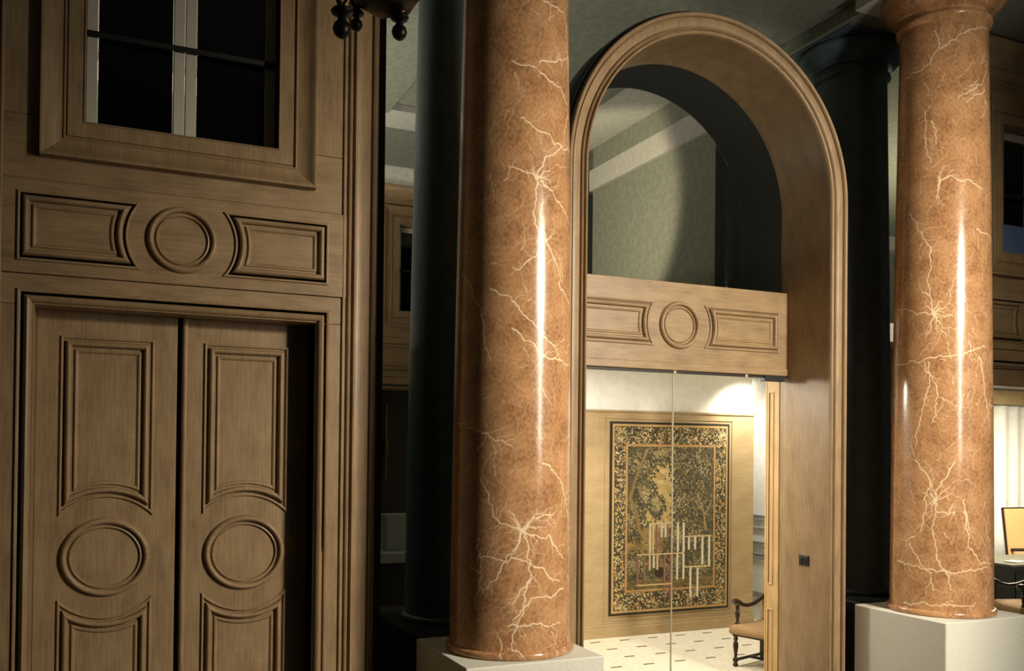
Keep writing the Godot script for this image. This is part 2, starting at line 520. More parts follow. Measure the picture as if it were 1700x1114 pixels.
func materials() -> void:
	var wd := Color(0.485, 0.395, 0.285)
	var wm := Color(0.565, 0.465, 0.34)
	var wl := Color(0.625, 0.525, 0.39)
	M.wood = wood(11, false, wd, wm, wl)
	M.wood_h = wood(12, true, wd, wm, wl)
	M.dark_wood = wood(14, false, Color(0.10, 0.085, 0.06), Color(0.13, 0.11, 0.08), Color(0.16, 0.135, 0.10), 0.5)
	M.pale_wood = wood(15, true, Color(0.605, 0.51, 0.36), Color(0.65, 0.555, 0.40), Color(0.69, 0.60, 0.445), 0.5)
	M.pale_wood_v = wood(16, false, Color(0.68, 0.56, 0.37), Color(0.74, 0.61, 0.42), Color(0.79, 0.67, 0.48), 0.5)
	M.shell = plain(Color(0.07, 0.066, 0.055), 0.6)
	M.black_marble = speckle(21, Color(0.33, 0.39, 0.41), Color(0.37, 0.43, 0.45), 0.03, 0.8, 0.35)
	M.black_stone = plain(Color(0.19, 0.2, 0.19), 0.95, 0.0, 0.2)
	M.stone = speckle(22, Color(0.785, 0.775, 0.72), Color(0.815, 0.805, 0.75), 0.09, 1.6, 0.85)
	M.plaster = speckle(23, Color(0.52, 0.53, 0.47), Color(0.56, 0.57, 0.51), 0.05, 0.7, 0.9)
	M.plaster_light = speckle(24, Color(0.74, 0.73, 0.69), Color(0.78, 0.77, 0.73), 0.05, 0.7, 0.9)
	M.cream = speckle(25, Color(0.88, 0.87, 0.83), Color(0.91, 0.90, 0.86), 0.04, 0.6, 0.9)
	M.hall_floor = speckle(26, Color(0.12, 0.115, 0.10), Color(0.18, 0.17, 0.15), 0.06, 0.8, 0.45)
	M.room_floor = speckle(27, Color(0.84, 0.81, 0.72), Color(0.89, 0.86, 0.77), 0.05, 0.9, 0.6)
	M.inlay = plain(Color(0.40, 0.33, 0.22), 0.6)
	M.white_paint = plain(Color(0.72, 0.68, 0.62), 0.5)
	M.iron = plain(Color(0.05, 0.05, 0.045), 0.38, 0.2)
	M.brass = plain(Color(0.45, 0.35, 0.17), 0.3, 0.9)
	M.pane_dark = plain(Color(0.02, 0.024, 0.026), 0.08)
	M.black = plain(Color(0.03, 0.03, 0.03), 0.5)
	M.walnut = wood(17, false, Color(0.10, 0.06, 0.035), Color(0.15, 0.09, 0.055), Color(0.20, 0.13, 0.08), 0.3)
	M.seat = speckle(28, Color(0.54, 0.43, 0.29), Color(0.63, 0.51, 0.35), 0.12, 3.0, 0.9)
	M.tan_cloth = speckle(29, Color(0.66, 0.52, 0.33), Color(0.74, 0.59, 0.39), 0.2, 4.0, 0.95)
	M.desk = plain(Color(0.075, 0.085, 0.07), 0.35)
	M.leather_top = plain(Color(0.30, 0.29, 0.23), 0.5)
	M.grey = plain(Color(0.55, 0.56, 0.54), 0.7)
	M.bar_white = plain(Color(0.66, 0.63, 0.53), 0.7)
	M.bar_red = plain(Color(0.44, 0.28, 0.21), 0.6)
	M.bar_tan = plain(Color(0.66, 0.55, 0.36), 0.5)
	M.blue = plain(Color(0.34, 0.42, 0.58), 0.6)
	var g := StandardMaterial3D.new()
	g.albedo_color = Color(0.10, 0.12, 0.11, 0.04)
	g.transparency = BaseMaterial3D.TRANSPARENCY_ALPHA
	g.roughness = 0.0
	g.metallic_specular = 0.18
	M.glass = g
	var e := StandardMaterial3D.new()
	e.albedo_color = Color(0.9, 0.88, 0.8)
	e.emission_enabled = true
	e.emission = Color(1.0, 0.93, 0.8)
	e.emission_energy_multiplier = 1.2
	M.glow = e


func area(at: Vector3, toward: Vector3, size: Vector2, energy: float, col: Color) -> void:
	var l := AreaLight3D.new()
	l.name = numbered("area_lamp_light")
	l.area_size = size
	l.light_color = col
	l.light_energy = energy
	l.area_normalize_energy = true
	l.shadow_enabled = true
	l.set("area_range", 40.0)
	add_child(l)
	l.look_at_from_position(at, toward, Vector3.UP if absf((toward - at).normalized().y) < 0.95 else Vector3(0, 0, -1))


# ---------------------------------------------------------------- mouldings
const PANEL_MOULD := [Vector2(0, 0), Vector2(0, 0.012), Vector2(0.003, 0.015), Vector2(0.013, 0.015), Vector2(0.016, 0.012), Vector2(0.017, 0.0), Vector2(0.030, 0.0), Vector2(0.032, 0.020), Vector2(0.039, 0.034), Vector2(0.050, 0.041), Vector2(0.061, 0.037), Vector2(0.069, 0.022), Vector2(0.071, 0.002), Vector2(0.085, 0.002), Vector2(0.087, 0.013), Vector2(0.091, 0.016), Vector2(0.101, 0.015), Vector2(0.110, 0.004), Vector2(0.113, 0.0)]
const RING_MOULD := [Vector2(0, 0), Vector2(0.003, 0.016), Vector2(0.012, 0.032), Vector2(0.024, 0.038), Vector2(0.036, 0.032), Vector2(0.043, 0.016), Vector2(0.045, 0.002), Vector2(0.054, 0.002), Vector2(0.056, 0.014), Vector2(0.064, 0.017), Vector2(0.070, 0.012), Vector2(0.073, 0.0)]
const DOOR_MOULD := [Vector2(0, -0.22), Vector2(0, 0.010), Vector2(0.004, 0.016), Vector2(0.010, 0.014), Vector2(0.013, 0.026), Vector2(0.024, 0.044), Vector2(0.040, 0.048), Vector2(0.054, 0.036), Vector2(0.060, 0.018), Vector2(0.061, 0.0), Vector2(0.078, 0.0), Vector2(0.079, 0.013), Vector2(0.082, 0.016), Vector2(0.097, 0.016), Vector2(0.100, 0.012), Vector2(0.101, 0.0)]
# from the opening outward
const BOLECTION := [Vector2(0, -0.13), Vector2(0, 0.014), Vector2(0.004, 0.020), Vector2(0.010, 0.020), Vector2(0.012, 0.012), Vector2(0.018, 0.012), Vector2(0.105, 0.016), Vector2(0.107, 0.002), Vector2(0.116, 0.002), Vector2(0.117, 0.018), Vector2(0.122, 0.024), Vector2(0.130, 0.022), Vector2(0.134, 0.014), Vector2(0.155, 0.016), Vector2(0.190, 0.030), Vector2(0.222, 0.054), Vector2(0.240, 0.074), Vector2(0.252, 0.080), Vector2(0.262, 0.078), Vector2(0.264, 0.0)]
const CASING := [Vector2(0, 0.0), Vector2(0, 0.010), Vector2(0.006, 0.016), Vector2(0.016, 0.016), Vector2(0.022, 0.010), Vector2(0.024, 0.0), Vector2(0.036, 0.0), Vector2(0.038, 0.012), Vector2(0.046, 0.022), Vector2(0.056, 0.022), Vector2(0.062, 0.014), Vector2(0.064, 0.003), Vector2(0.076, 0.003), Vector2(0.079, 0.020), Vector2(0.086, 0.028), Vector2(0.094, 0.024), Vector2(0.098, 0.012), Vector2(0.110, 0.006), Vector2(0.150, 0.010), Vector2(0.200, 0.012), Vector2(0.203, 0.004), Vector2(0.212, 0.004), Vector2(0.215, 0.018), Vector2(0.226, 0.026), Vector2(0.250, 0.026), Vector2(0.258, 0.018), Vector2(0.260, -0.05)]
const ARCH_CASING := [Vector2(0, -0.02), Vector2(0, 0.012), Vector2(0.005, 0.024), Vector2(0.018, 0.028), Vector2(0.025, 0.020), Vector2(0.026, 0.0), Vector2(0.038, 0.0), Vector2(0.039, 0.018), Vector2(0.047, 0.030), Vector2(0.058, 0.026), Vector2(0.062, 0.016), Vector2(0.063, 0.003), Vector2(0.073, 0.003), Vector2(0.090, 0.010), Vector2(0.125, 0.016), Vector2(0.136, 0.014), Vector2(0.137, 0.0), Vector2(0.148, 0.0), Vector2(0.149, 0.024), Vector2(0.158, 0.038), Vector2(0.172, 0.040), Vector2(0.184, 0.030), Vector2(0.187, -0.05)]


# outline of a frieze side panel drawn in by o: straight outer end, end near the roundel scooped
func scooped_h(x_end: float, cx: float, cy: float, hh: float, rad: float, o: float) -> Array:
	var a := []
	var s := signf(cx - x_end)
	var h := hh - o
	var r := rad + o
	a.append(Vector2(x_end + s * o, cy - h * s))
	var a0 := asin(h / r)
	for i in 21:
		var t := lerpf(-a0, a0, i / 20.0)
		a.append(Vector2(cx - s * cos(t) * r, cy + s * sin(t) * r))
	a.append(Vector2(x_end + s * o, cy + h * s))
	return a


func scooped_v(hw: float, y_end: float, cx: float, cy: float, rad: float, o: float) -> Array:
	var a := []
	var s := signf(y_end - cy)
	var h := hw - o
	var r := rad + o
	var a0 := asin(h / r)
	a.append(Vector2(cx + h * s, y_end - s * o))
	a.append(Vector2(cx - h * s, y_end - s * o))
	for i in 21:
		var t := lerpf(-a0, a0, i / 20.0)
		a.append(Vector2(cx + s * sin(t) * r, cy + s * cos(t) * r))
	return a


func scooped_panel(outline: Callable, prof: Array, d: float) -> MB:
	var rings := []
	for p in prof:
		rings.append(outline.call(p.x))
	return MB.new().loft(rings, prof, Vector3(0, 0, -d))


func frieze_panels(parent: Node, cx: float, cy: float, d: float, end: float, hh: float, m: Material, r := 0.228) -> void:
	for s in [-1.0, 1.0]:
		part("panel_moulding", scooped_panel(func(o: float) -> Array: return scooped_h(cx + s * end, cx, cy, hh, 0.345, o), PANEL_MOULD, d), m, parent)
	part("roundel_moulding", MB.new().sweep(ring(cx, cy, r, r), true, RING_MOULD, Vector3(0, 0, -d)), m, parent)


# ---------------------------------------------------------------- a panelled oak portal unit
func oak_unit(wall_name: String, cx: float, d: float, label: String, win_name: String, win_label: String, blue := false, top := 6.66) -> Node3D:
	var w := base(wall_name)
	meta(w, label, "wall panelling", "", "structure")
	var th := 0.26
	part("jamb_board", bx(cx - 1.12, 0, d, cx - 0.90, 3.30, d + th), M.wood, w)
	part("jamb_board", bx(cx + 0.90, 0, d, cx + 1.12, 3.30, d + th), M.wood, w)
	part("header_board", bx(cx - 1.12, 3.302, d, cx + 1.12, 3.496, d + th), M.wood_h, w)
	part("door_casing", MB.new().sweep([Vector2(cx - 0.90, 0), Vector2(cx - 0.90, 3.30), Vector2(cx + 0.90, 3.30), Vector2(cx + 0.90, 0)], false, DOOR_MOULD, Vector3(0, 0, -d)), M.wood, w)
	part("frieze_board", bx(cx - 1.12, 3.50, d - 0.012, cx + 1.12, 4.105, d + th), M.wood_h, w)
	frieze_panels(w, cx - 0.01, 3.803, d - 0.012, 0.995, 0.224, M.wood_h)
	part("lower_board", bx(cx - 1.12, 4.108, d, cx + 1.12, 4.518, d + th), M.wood_h, w)
	part("side_board", bx(cx - 1.12, 4.52, d, cx - 0.62, 5.85, d + th), M.wood, w)
	part("side_board", bx(cx + 0.62, 4.52, d, cx + 1.12, 5.85, d + th), M.wood, w)
	part("upper_board", bx(cx - 1.12, 5.852, d, cx + 1.12, 6.33, d + th), M.wood_h, w)
	for s in [-1.0, 1.0]:
		part("pilaster_moulding", MB.new().sweep([Vector2(cx + s * 1.09, 0), Vector2(cx + s * 1.09, 6.33)], false, CASING, Vector3(0, 0, -d), -s), M.wood, w)
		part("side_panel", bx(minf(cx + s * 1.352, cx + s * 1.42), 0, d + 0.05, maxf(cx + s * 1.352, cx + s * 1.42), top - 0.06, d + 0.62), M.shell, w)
		part("back_board", bx(minf(cx + s * 1.10, cx + s * 1.35), 0, d + 0.02, maxf(cx + s * 1.10, cx + s * 1.35), 6.33, d + 0.3), M.wood, w)
	part("cornice", MB.new().sweep([Vector2(0, 0), Vector2(1, 0)], false, [Vector2(-0.36, -0.02), Vector2(-0.36, 0.01), Vector2(-0.30, 0.03), Vector2(-0.27, 0.035), Vector2(-0.26, 0.06), Vector2(-0.18, 0.07), Vector2(-0.12, 0.11), Vector2(-0.06, 0.15), Vector2(-0.03, 0.15), Vector2(0, 0.15), Vector2(0, -0.3)], Vector3(cx - 1.43, top, -d), 1.0, Vector3(2.86, 0, 0), VY, VZ), M.wood_h, w)
	# window
	var n := base(win_name)
	meta(n, win_label, "window", "", "structure")
	part("window_frame", MB.new().sweep(rect(cx - 0.62, 4.52, cx + 0.62, 5.85), true, BOLECTION, Vector3(0, 0, -d), -1.0), M.wood, n)
	var wd := d + 0.13
	part("stile", bx(cx - 0.63, 4.5, wd, cx - 0.555, 5.86, wd + 0.06), M.white_paint, n)
	part("stile", bx(cx + 0.545, 4.5, wd, cx + 0.62, 5.86, wd + 0.06), M.white_paint, n)
	part("stile", bx(cx - 0.075, 4.5, wd, cx - 0.003, 5.86, wd + 0.06), M.white_paint, n)
	part("stile", bx(cx + 0.003, 4.5, wd, cx + 0.075, 5.86, wd + 0.06), M.white_paint, n)
	part("rail", bx(cx - 0.55, 5.76, wd + 0.002, cx - 0.08, 5.84, wd + 0.058), M.white_paint, n)
	part("rail", bx(cx + 0.08, 5.76, wd + 0.002, cx + 0.54, 5.84, wd + 0.058), M.white_paint, n)
	part("glazing_bar", bx(cx - 0.62, 5.135, wd - 0.03, cx + 0.61, 5.175, wd - 0.005), M.black, n)
	for s in [-1.0, 1.0]:
		part("pane", bx(cx + s * 0.315 - 0.235, 4.51, wd + 0.03, cx + s * 0.315 + 0.235, 5.83, wd + 0.042, 0.001), M.pane_dark, n)
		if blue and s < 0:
			part("sky_reflection_panel", bx(cx - 0.55, 4.52, wd + 0.01, cx - 0.08, 4.86, wd + 0.026, 0.002), M.blue, n)  # blue panel standing in for sky reflected in the glass
	return w


func door_leaf(parent: Node, x0: float, x1: float, d: float) -> void:
	var lf := part("door_leaf", bx(x0, 0.01, d, x1, 3.32, d + 0.05, 0.006), M.wood, parent)
	var cx := (x0 + x1) * 0.5
	var hw := 0.293
	part("upper_panel", scooped_panel(func(o: float) -> Array: return scooped_v(hw, 3.135, cx, 1.645, 0.405, o), PANEL_MOULD, d), M.wood, lf)
	part("lower_panel", scooped_panel(func(o: float) -> Array: return scooped_v(hw, 0.16, cx, 1.645, 0.405, o), PANEL_MOULD, d), M.wood, lf)
	part("oval_panel", MB.new().sweep(ring(cx, 1.643, 0.283, 0.268), true, RING_MOULD, Vector3(0, 0, -d)), M.wood_h, lf)


# ---------------------------------------------------------------- columns and pedestals
func column_profile(r: float, y0: float, y1: float) -> Array:
	var a := []
	for i in 15:
		var t := i / 14.0
		a.append(Vector2(r * (1.0 - 0.145 * pow(t, 1.5)), lerpf(y0, y1, t)))
	return a


func column(called: String, x: float, d: float, r: float, m: Material, label: String, group: String, top := 6.70) -> void:
	var c := base(called, Vector3(x, 0, -d))
	meta(c, label, "column", group)
	var rt := r * 0.855
	part("base_ring", MB.new().lathe([Vector2(0, 0.992), Vector2(r + 0.018, 0.992), Vector2(r + 0.026, 1.0), Vector2(r + 0.029, 1.015), Vector2(r + 0.026, 1.03), Vector2(r + 0.018, 1.04), Vector2(r + 0.003, 1.042), Vector2(r, 1.08)], Vector3.ZERO, 72, 0.95, 6.65), m, c)
	part("shaft", MB.new().lathe(column_profile(r, 1.08, 6.22), Vector3.ZERO, 96, 0.95, 6.65), m, c)
	part("neck_ring", MB.new().lathe([Vector2(rt, 6.22), Vector2(rt + 0.02, 6.235), Vector2(rt + 0.034, 6.25), Vector2(rt + 0.036, 6.265), Vector2(rt + 0.03, 6.285), Vector2(rt + 0.012, 6.295), Vector2(rt + 0.006, 6.30)], Vector3.ZERO, 72, 0.95, 6.65), m, c)
	part("capital", MB.new().lathe([Vector2(rt + 0.004, 6.30), Vector2(rt + 0.006, 6.33), Vector2(rt + 0.05, 6.345), Vector2(rt + 0.055, 6.365), Vector2(rt + 0.10, 6.40), Vector2(rt + 0.145, 6.45), Vector2(rt + 0.165, 6.50), Vector2(rt + 0.165, 6.54), Vector2(rt + 0.14, 6.56), Vector2(0, 6.56)], Vector3.ZERO, 72, 0.95, 6.65), m, c)
	part("abacus", MB.new().box(Vector3(-rt - 0.17, 6.56, -rt - 0.17), Vector3(rt + 0.17, top, rt + 0.17), 0.01), M.plaster_light if m != M.black_marble else m, c)


func pedestal(x: float, d: float, half: float, m: Material, label: String, group: String) -> void:
	var p := part("pedestal", MB.new().box(Vector3(-half, 0, -half), Vector3(half, 0.99, half), 0.008), m)
	p.position = Vector3(x, 0, -d)
	meta(p, label, "pedestal", group)


# ---------------------------------------------------------------- furniture
func turned(h0: float, h1: float, r: float) -> Array:
	var s := [[0.0, 0.7], [0.03, 1.1], [0.07, 1.2], [0.11, 0.8], [0.13, 0.6], [0.16, 1.15], [0.22, 1.3], [0.28, 0.7], [0.32, 0.62], [0.45, 0.8], [0.62, 1.15], [0.74, 1.0], [0.80, 0.6], [0.83, 0.95], [0.87, 1.0], [0.90, 0.7], [0.94, 1.05], [1.0, 1.05]]
	var a := []
	for k in s: a.append(Vector2(r * k[1], lerpf(h0, h1, k[0])))
	return a


func arm_chair(at: Vector3, turn: float, label: String) -> Node3D:
	# local: front legs at x = 0, the back at +x, width along z
	var c := base("armchair", at, turn)
	meta(c, label, "chair")
	var hw := 0.29
	for z in [-hw, hw]:
		part("leg", MB.new().lathe(turned(0, 0.36, 0.026), Vector3(0, 0, z), 16), M.walnut, c)
		part("leg", MB.new().box(Vector3(0.50, 0, z - 0.022), Vector3(0.545, 0.36, z + 0.022), 0.004), M.walnut, c)
		part("arm_post", MB.new().lathe(turned(0.42, 0.68, 0.024), Vector3(0.03, 0, z), 16), M.walnut, c)
		part("arm", MB.new().tube([Vector3(-0.045, 0.705, z), Vector3(-0.03, 0.725, z), Vector3(0.0, 0.73, z), Vector3(0.05, 0.715, z), Vector3(0.12, 0.68, z), Vector3(0.22, 0.66, z), Vector3(0.34, 0.67, z), Vector3(0.44, 0.70, z), Vector3(0.54, 0.74, z)], [0.026, 0.032, 0.033, 0.028, 0.025, 0.024, 0.024, 0.025, 0.026], 14), M.walnut, c)
		part("stretcher", MB.new().tube([Vector3(0.0, 0.075, z), Vector3(0.53, 0.075, z)], [0.017, 0.017]), M.walnut, c)
	part("stretcher", MB.new().tube([Vector3(0.27, 0.075, -hw), Vector3(0.27, 0.075, hw)], [0.017, 0.017]), M.walnut, c)
	part("seat_rail", MB.new().box(Vector3(-0.03, 0.345, -hw - 0.03), Vector3(0.56, 0.365, hw + 0.03), 0.006), M.walnut, c)
	var cush := MB.new()
	var prof := [Vector2(0.0, 0.0), Vector2(-0.012, 0.012), Vector2(-0.012, 0.07), Vector2(0.01, 0.095), Vector2(0.06, 0.112), Vector2(0.14, 0.122), Vector2(0.24, 0.126)]
	cush.sweep([Vector2(-0.04, -hw - 0.04), Vector2(0.57, -hw - 0.04), Vector2(0.57, hw + 0.04), Vector2(-0.04, hw + 0.04)], true, prof, Vector3(0, 0.365, 0), 1.0, VX, Vector3(0, 0, 1), VY)
	cush.box(Vector3(0.18, 0.40, -0.12), Vector3(0.35, 0.491, 0.12), 0.002)
	part("seat", cush, M.seat, c)
	part("backrest", MB.new().obox(Transform3D(Basis(Vector3(0, 0, 1), -0.12), Vector3(0.57, 0.80, 0)), Vector3(0.035, 0.34, hw + 0.02), 0.02), M.seat, c)
	return c


# ---------------------------------------------------------------- the hanging lantern
func lantern() -> void:
	var l := base("hanging_lantern", Vector3(1.13, 4.30, -4.2))
	meta(l, "dark wrought iron hanging lantern with ball finials, cut off by the top edge", "lantern")
	var oc := Vector3(0.085, 0.03, -0.04)
	part("pan", MB.new().lathe([Vector2(0, 0.155), Vector2(0.06, 0.165), Vector2(0.12, 0.185), Vector2(0.155, 0.21), Vector2(0.165, 0.235), Vector2(0.155, 0.26), Vector2(0, 0.26)], oc, 6), M.iron, l)
	part("cap", MB.new().lathe([Vector2(0.175, 0.80), Vector2(0.185, 0.83), Vector2(0.10, 0.95), Vector2(0.05, 1.05), Vector2(0.03, 1.14), Vector2(0, 1.15)], oc, 6), M.iron, l)
	for k in 6:
		var a := TAU * k / 6
		part("upright", MB.new().tube([oc + Vector3(sin(a) * 0.155, 0.25, cos(a) * 0.155), oc + Vector3(sin(a) * 0.168, 0.82, cos(a) * 0.168)], [0.011, 0.011], 8), M.iron, l)
	part("glass_shade", MB.new().lathe([Vector2(0.142, 0.26), Vector2(0.156, 0.80)], oc, 6), M.glass, l)
	part("ring", MB.new().sweep(ring(0, 0, 0.235, 0.235, 36), true, [Vector2(0, 0), Vector2(0, 0.022), Vector2(0.016, 0.022), Vector2(0.016, 0), Vector2(0, 0)], Vector3(0, 0.30, 0), 1.0, VX, Vector3(0, 0, 1), VY), M.iron, l)
	var fin := [[Vector3(-0.165, 0.0, 0.11), 1.5], [Vector3(0.145, 0.10, -0.02), 1.35], [Vector3(-0.03, 0.16, -0.16), 1.1]]
	for f in fin:
		var p: Vector3 = f[0]
		var s: float = f[1]
		var fi := part("finial", MB.new().lathe([Vector2(0, -0.028), Vector2(0.012, -0.025), Vector2(0.022, -0.016), Vector2(0.028, 0), Vector2(0.024, 0.016), Vector2(0.014, 0.026), Vector2(0.012, 0.036), Vector2(0.030, 0.046), Vector2(0.034, 0.054), Vector2(0.028, 0.062), Vector2(0.012, 0.070), Vector2(0, 0.072)], Vector3.ZERO, 18), M.iron, l)
		fi.position = p
		fi.scale = Vector3.ONE * s
		for b in [-1.0, 1.0]:
			var o := Vector3(b * 0.085, 0, 0.02) * s
			part("scroll_bracket", MB.new().tube([p + Vector3(0, 0.062, 0) * s, p + o * 0.3 + Vector3(0, 0.11, 0) * s, p + o * 0.75 + Vector3(0, 0.17, 0), p + o * 1.05 + Vector3(0, 0.22, 0), p + o * 1.0 + Vector3(0, 0.31 - p.y, 0)], [0.013, 0.011, 0.010, 0.011, 0.012], 8), M.iron if b < 0 else M.brass, l)
	var y := 1.16
	var k2 := 0
	while y < 3.30:
		var oz := Vector3(oc.x, 0.0, oc.z)
		var lk := []
		var rr := []
		for i in 9:
			var a := TAU * i / 8
			lk.append(oz + Vector3(cos(a) * 0.022 * (1 if k2 % 2 == 0 else 0), y + 0.04 + sin(a) * 0.04, cos(a) * 0.022 * (k2 % 2)))
			rr.append(0.006)
		part("chain_link", MB.new().tube(lk, rr, 6), M.iron, l)
		y += 0.066
		k2 += 1


# ================================================================ scene
func _ready() -> void:
	# camera: yaw 24.1 deg to the right of the portal wall's normal, slight roll, shifted lens
	var cam := Camera3D.new()
	cam.name = "camera"
	add_child(cam)
	var a := 0.421069
	var pt := 0.01077
	var ro := 0.010185
	var fwd := Vector3(sin(a) * cos(pt), sin(pt), -cos(a) * cos(pt))
	var r0 := Vector3(cos(a), 0, sin(a))
	var u0 := r0.cross(fwd)
	var rt := r0 * cos(ro) + u0 * sin(ro)
	var up := -r0 * sin(ro) + u0 * cos(ro)
	cam.transform = Transform3D(Basis(rt, up, -fwd), Vector3(0, 2.4, 0))
	cam.projection = Camera3D.PROJECTION_FRUSTUM
	cam.near = 0.1
	cam.far = 120.0
	cam.size = 0.1 * 1114.0 / 1517.76
	cam.frustum_offset = Vector2(0, 0.1 * (730.57 - 557.0) / 1517.76)
	cam.current = true

	var env := Environment.new()
	env.background_mode = Environment.BG_COLOR
	env.background_color = Color(0.02, 0.02, 0.02)
	env.tonemap_mode = Environment.TONE_MAPPER_LINEAR
	env.tonemap_exposure = 1.0
	env.sdfgi_enabled = true
	env.ssao_enabled = true
	env.ssil_enabled = true
	var we := WorldEnvironment.new()
	we.name = "world_environment"
	we.environment = env
	add_child(we)

	# lights: a tall floor lamp to the right of the camera, an added fill window and uplights, and the lit rooms behind the portals
	var key := SpotLight3D.new()
	key.name = "key_spot_light"
	key.light_color = Color(1.0, 0.955, 0.87)
	key.light_energy = 88.0
	key.light_size = 0.42
	key.spot_angle = 45.0
	key.spot_angle_attenuation = 1.0
	key.shadow_enabled = true
	key.spot_range = 40.0
	add_child(key)
	key.look_at_from_position(Vector3(6.3, 4.95, 0.0), Vector3(5.0, 1.7, -6.6))
	area(Vector3(6.0, 3.55, -0.2), Vector3(4.0, 3.3, -6.4), Vector2(0.42, 2.0), 12.0, Color(1.0, 0.97, 0.92))
	area(Vector3(9.5, 3.2, 5.7), Vector3(5.0, 3.2, -7.0), Vector2(3.0, 3.0), 2.0, Color(0.95, 0.98, 1.0))  # added fill light, unseen behind the viewer
	area(Vector3(11.5, 4.2, -9.5), Vector3(11.5, 9.0, -9.5), Vector2(2.0, 2.0), 12.0, Color(1.0, 0.97, 0.84))  # added fill for the right-hand ceiling, its lamp hidden
	area(Vector3(0.6, 3.2, -10.3), Vector3(0.6, 9.0, -10.3), Vector2(1.6, 1.6), 16.0, Color(1.0, 0.97, 0.9))  # added fill for the left-hand ceiling, its lamp hidden
	area(Vector3(5.0, 3.52, -8.7), Vector3(5.0, 0, -8.7), Vector2(2.2, 1.2), 10.0, Color(1.0, 0.98, 0.95))
	area(Vector3(13.8, 3.66, -9.5), Vector3(13.8, 0, -9.5), Vector2(3.0, 2.0), 60.0, Color(1.0, 0.96, 0.88))
	var wash := SpotLight3D.new()
	wash.name = "wall_washer_light"
	wash.light_color = Color(1.0, 0.98, 0.93)
	wash.light_energy = 5.0
	wash.light_size = 0.05
	wash.spot_angle = 60.0
	wash.spot_angle_attenuation = 1.0
	wash.shadow_enabled = true
	wash.spot_range = 20.0
	add_child(wash)
	wash.look_at_from_position(Vector3(8.05, 3.45, -9.75), Vector3(8.15, 2.2, -10.25))
	var spot := SpotLight3D.new()
	spot.name = "added_gallery_spot"  # added spot; its cone edge stands in for the arch shadow
	spot.light_color = Color(1.0, 0.94, 0.80)
	spot.light_energy = 6.0
	spot.light_size = 0.12
	spot.spot_angle = 34.0
	spot.spot_angle_attenuation = 0.35
	spot.shadow_enabled = true
	spot.spot_range = 20.0
	add_child(spot)
	spot.look_at_from_position(Vector3(3.9, 4.9, -9.2), Vector3(6.3, 5.5, -10.7))

	var jam := SpotLight3D.new()
	jam.name = "added_room_spot"  # extra lamp added to brighten the right reveal of the arch
	jam.light_color = Color(1.0, 0.96, 0.87)
	jam.light_energy = 9.0
	jam.light_size = 0.12
	jam.spot_angle = 42.0
	jam.spot_angle_attenuation = 1.0
	jam.shadow_enabled = true
	jam.spot_range = 20.0
	add_child(jam)
	jam.look_at_from_position(Vector3(4.2, 3.3, -8.9), Vector3(6.2, 1.4, -7.0))
	area(Vector3(8.3, 3.5, -11.3), Vector3(8.3, 0, -11.3), Vector2(0.4, 1.0), 3.0, Color(1.0, 0.97, 0.9))  # added fill for the passage side wall, without a fixture

	materials()
	shell()
	portals()
	arch()
	columns()
	lantern()
	tapestry_room()
	office()
	far_side()
	fittings()
	describe()


func shell() -> void:
	var f := part("floor", bx(-5, -0.2, -6, 20, 0, 13.8), M.hall_floor)
	meta(f, "", "", "", "structure")
	var hc := part("ceiling_hall", bx(-5, 7.6, -6, 20, 7.8, 6.0), M.plaster)
	meta(hc, "", "", "", "structure")
	var ce := part("ceiling", bx(-5, 6.72, 6.5, 20, 7.8, 13.8), M.plaster)
	meta(ce, "", "", "", "structure")
	part("ceiling_beam", bx(-5, 6.70, 5.42, 20, 7.6, 6.5, 0.01), M.plaster, ce)
	part("ceiling_beam", bx(6.52, 6.58, 6.5, 7.6, 6.72, 13.5, 0.01), M.plaster, ce)
	part("ceiling_beam", bx(2.2, 6.58, 6.5, 3.2, 6.72, 11.0, 0.01), M.plaster, ce)
	part("ceiling_beam", bx(-5, 6.62, 11.0, 4.0, 6.72, 11.6, 0.01), M.plaster_light, ce)  # paler plaster here stands in for light on the underside
	part("plaster_band", bx(5.62, 6.68, 8.4, 6.30, 6.72, 11.6, 0.004), M.plaster_light, ce)  # pale colour stands in for a lit strip of ceiling
	meta(part("wall_back", bx(-5, 0, -6.2, 20, 7.6, -6), M.plaster), "", "", "", "structure")
	meta(part("wall_left", bx(-5.2, 0, -6, -5, 7.6, 13.8), M.plaster), "", "", "", "structure")
	meta(part("wall_right", bx(20, 0, -6, 20.2, 7.6, 13.8), M.plaster), "", "", "", "structure")
	var wf := part("wall_far", bx(-5, 0, 13.82, 20, 7.6, 14.0), M.plaster)
	meta(wf, "", "", "", "structure")
	part("plaster_band", bx(-5, 6.44, 13.46, 20, 6.72, 13.82), M.plaster_light, wf)


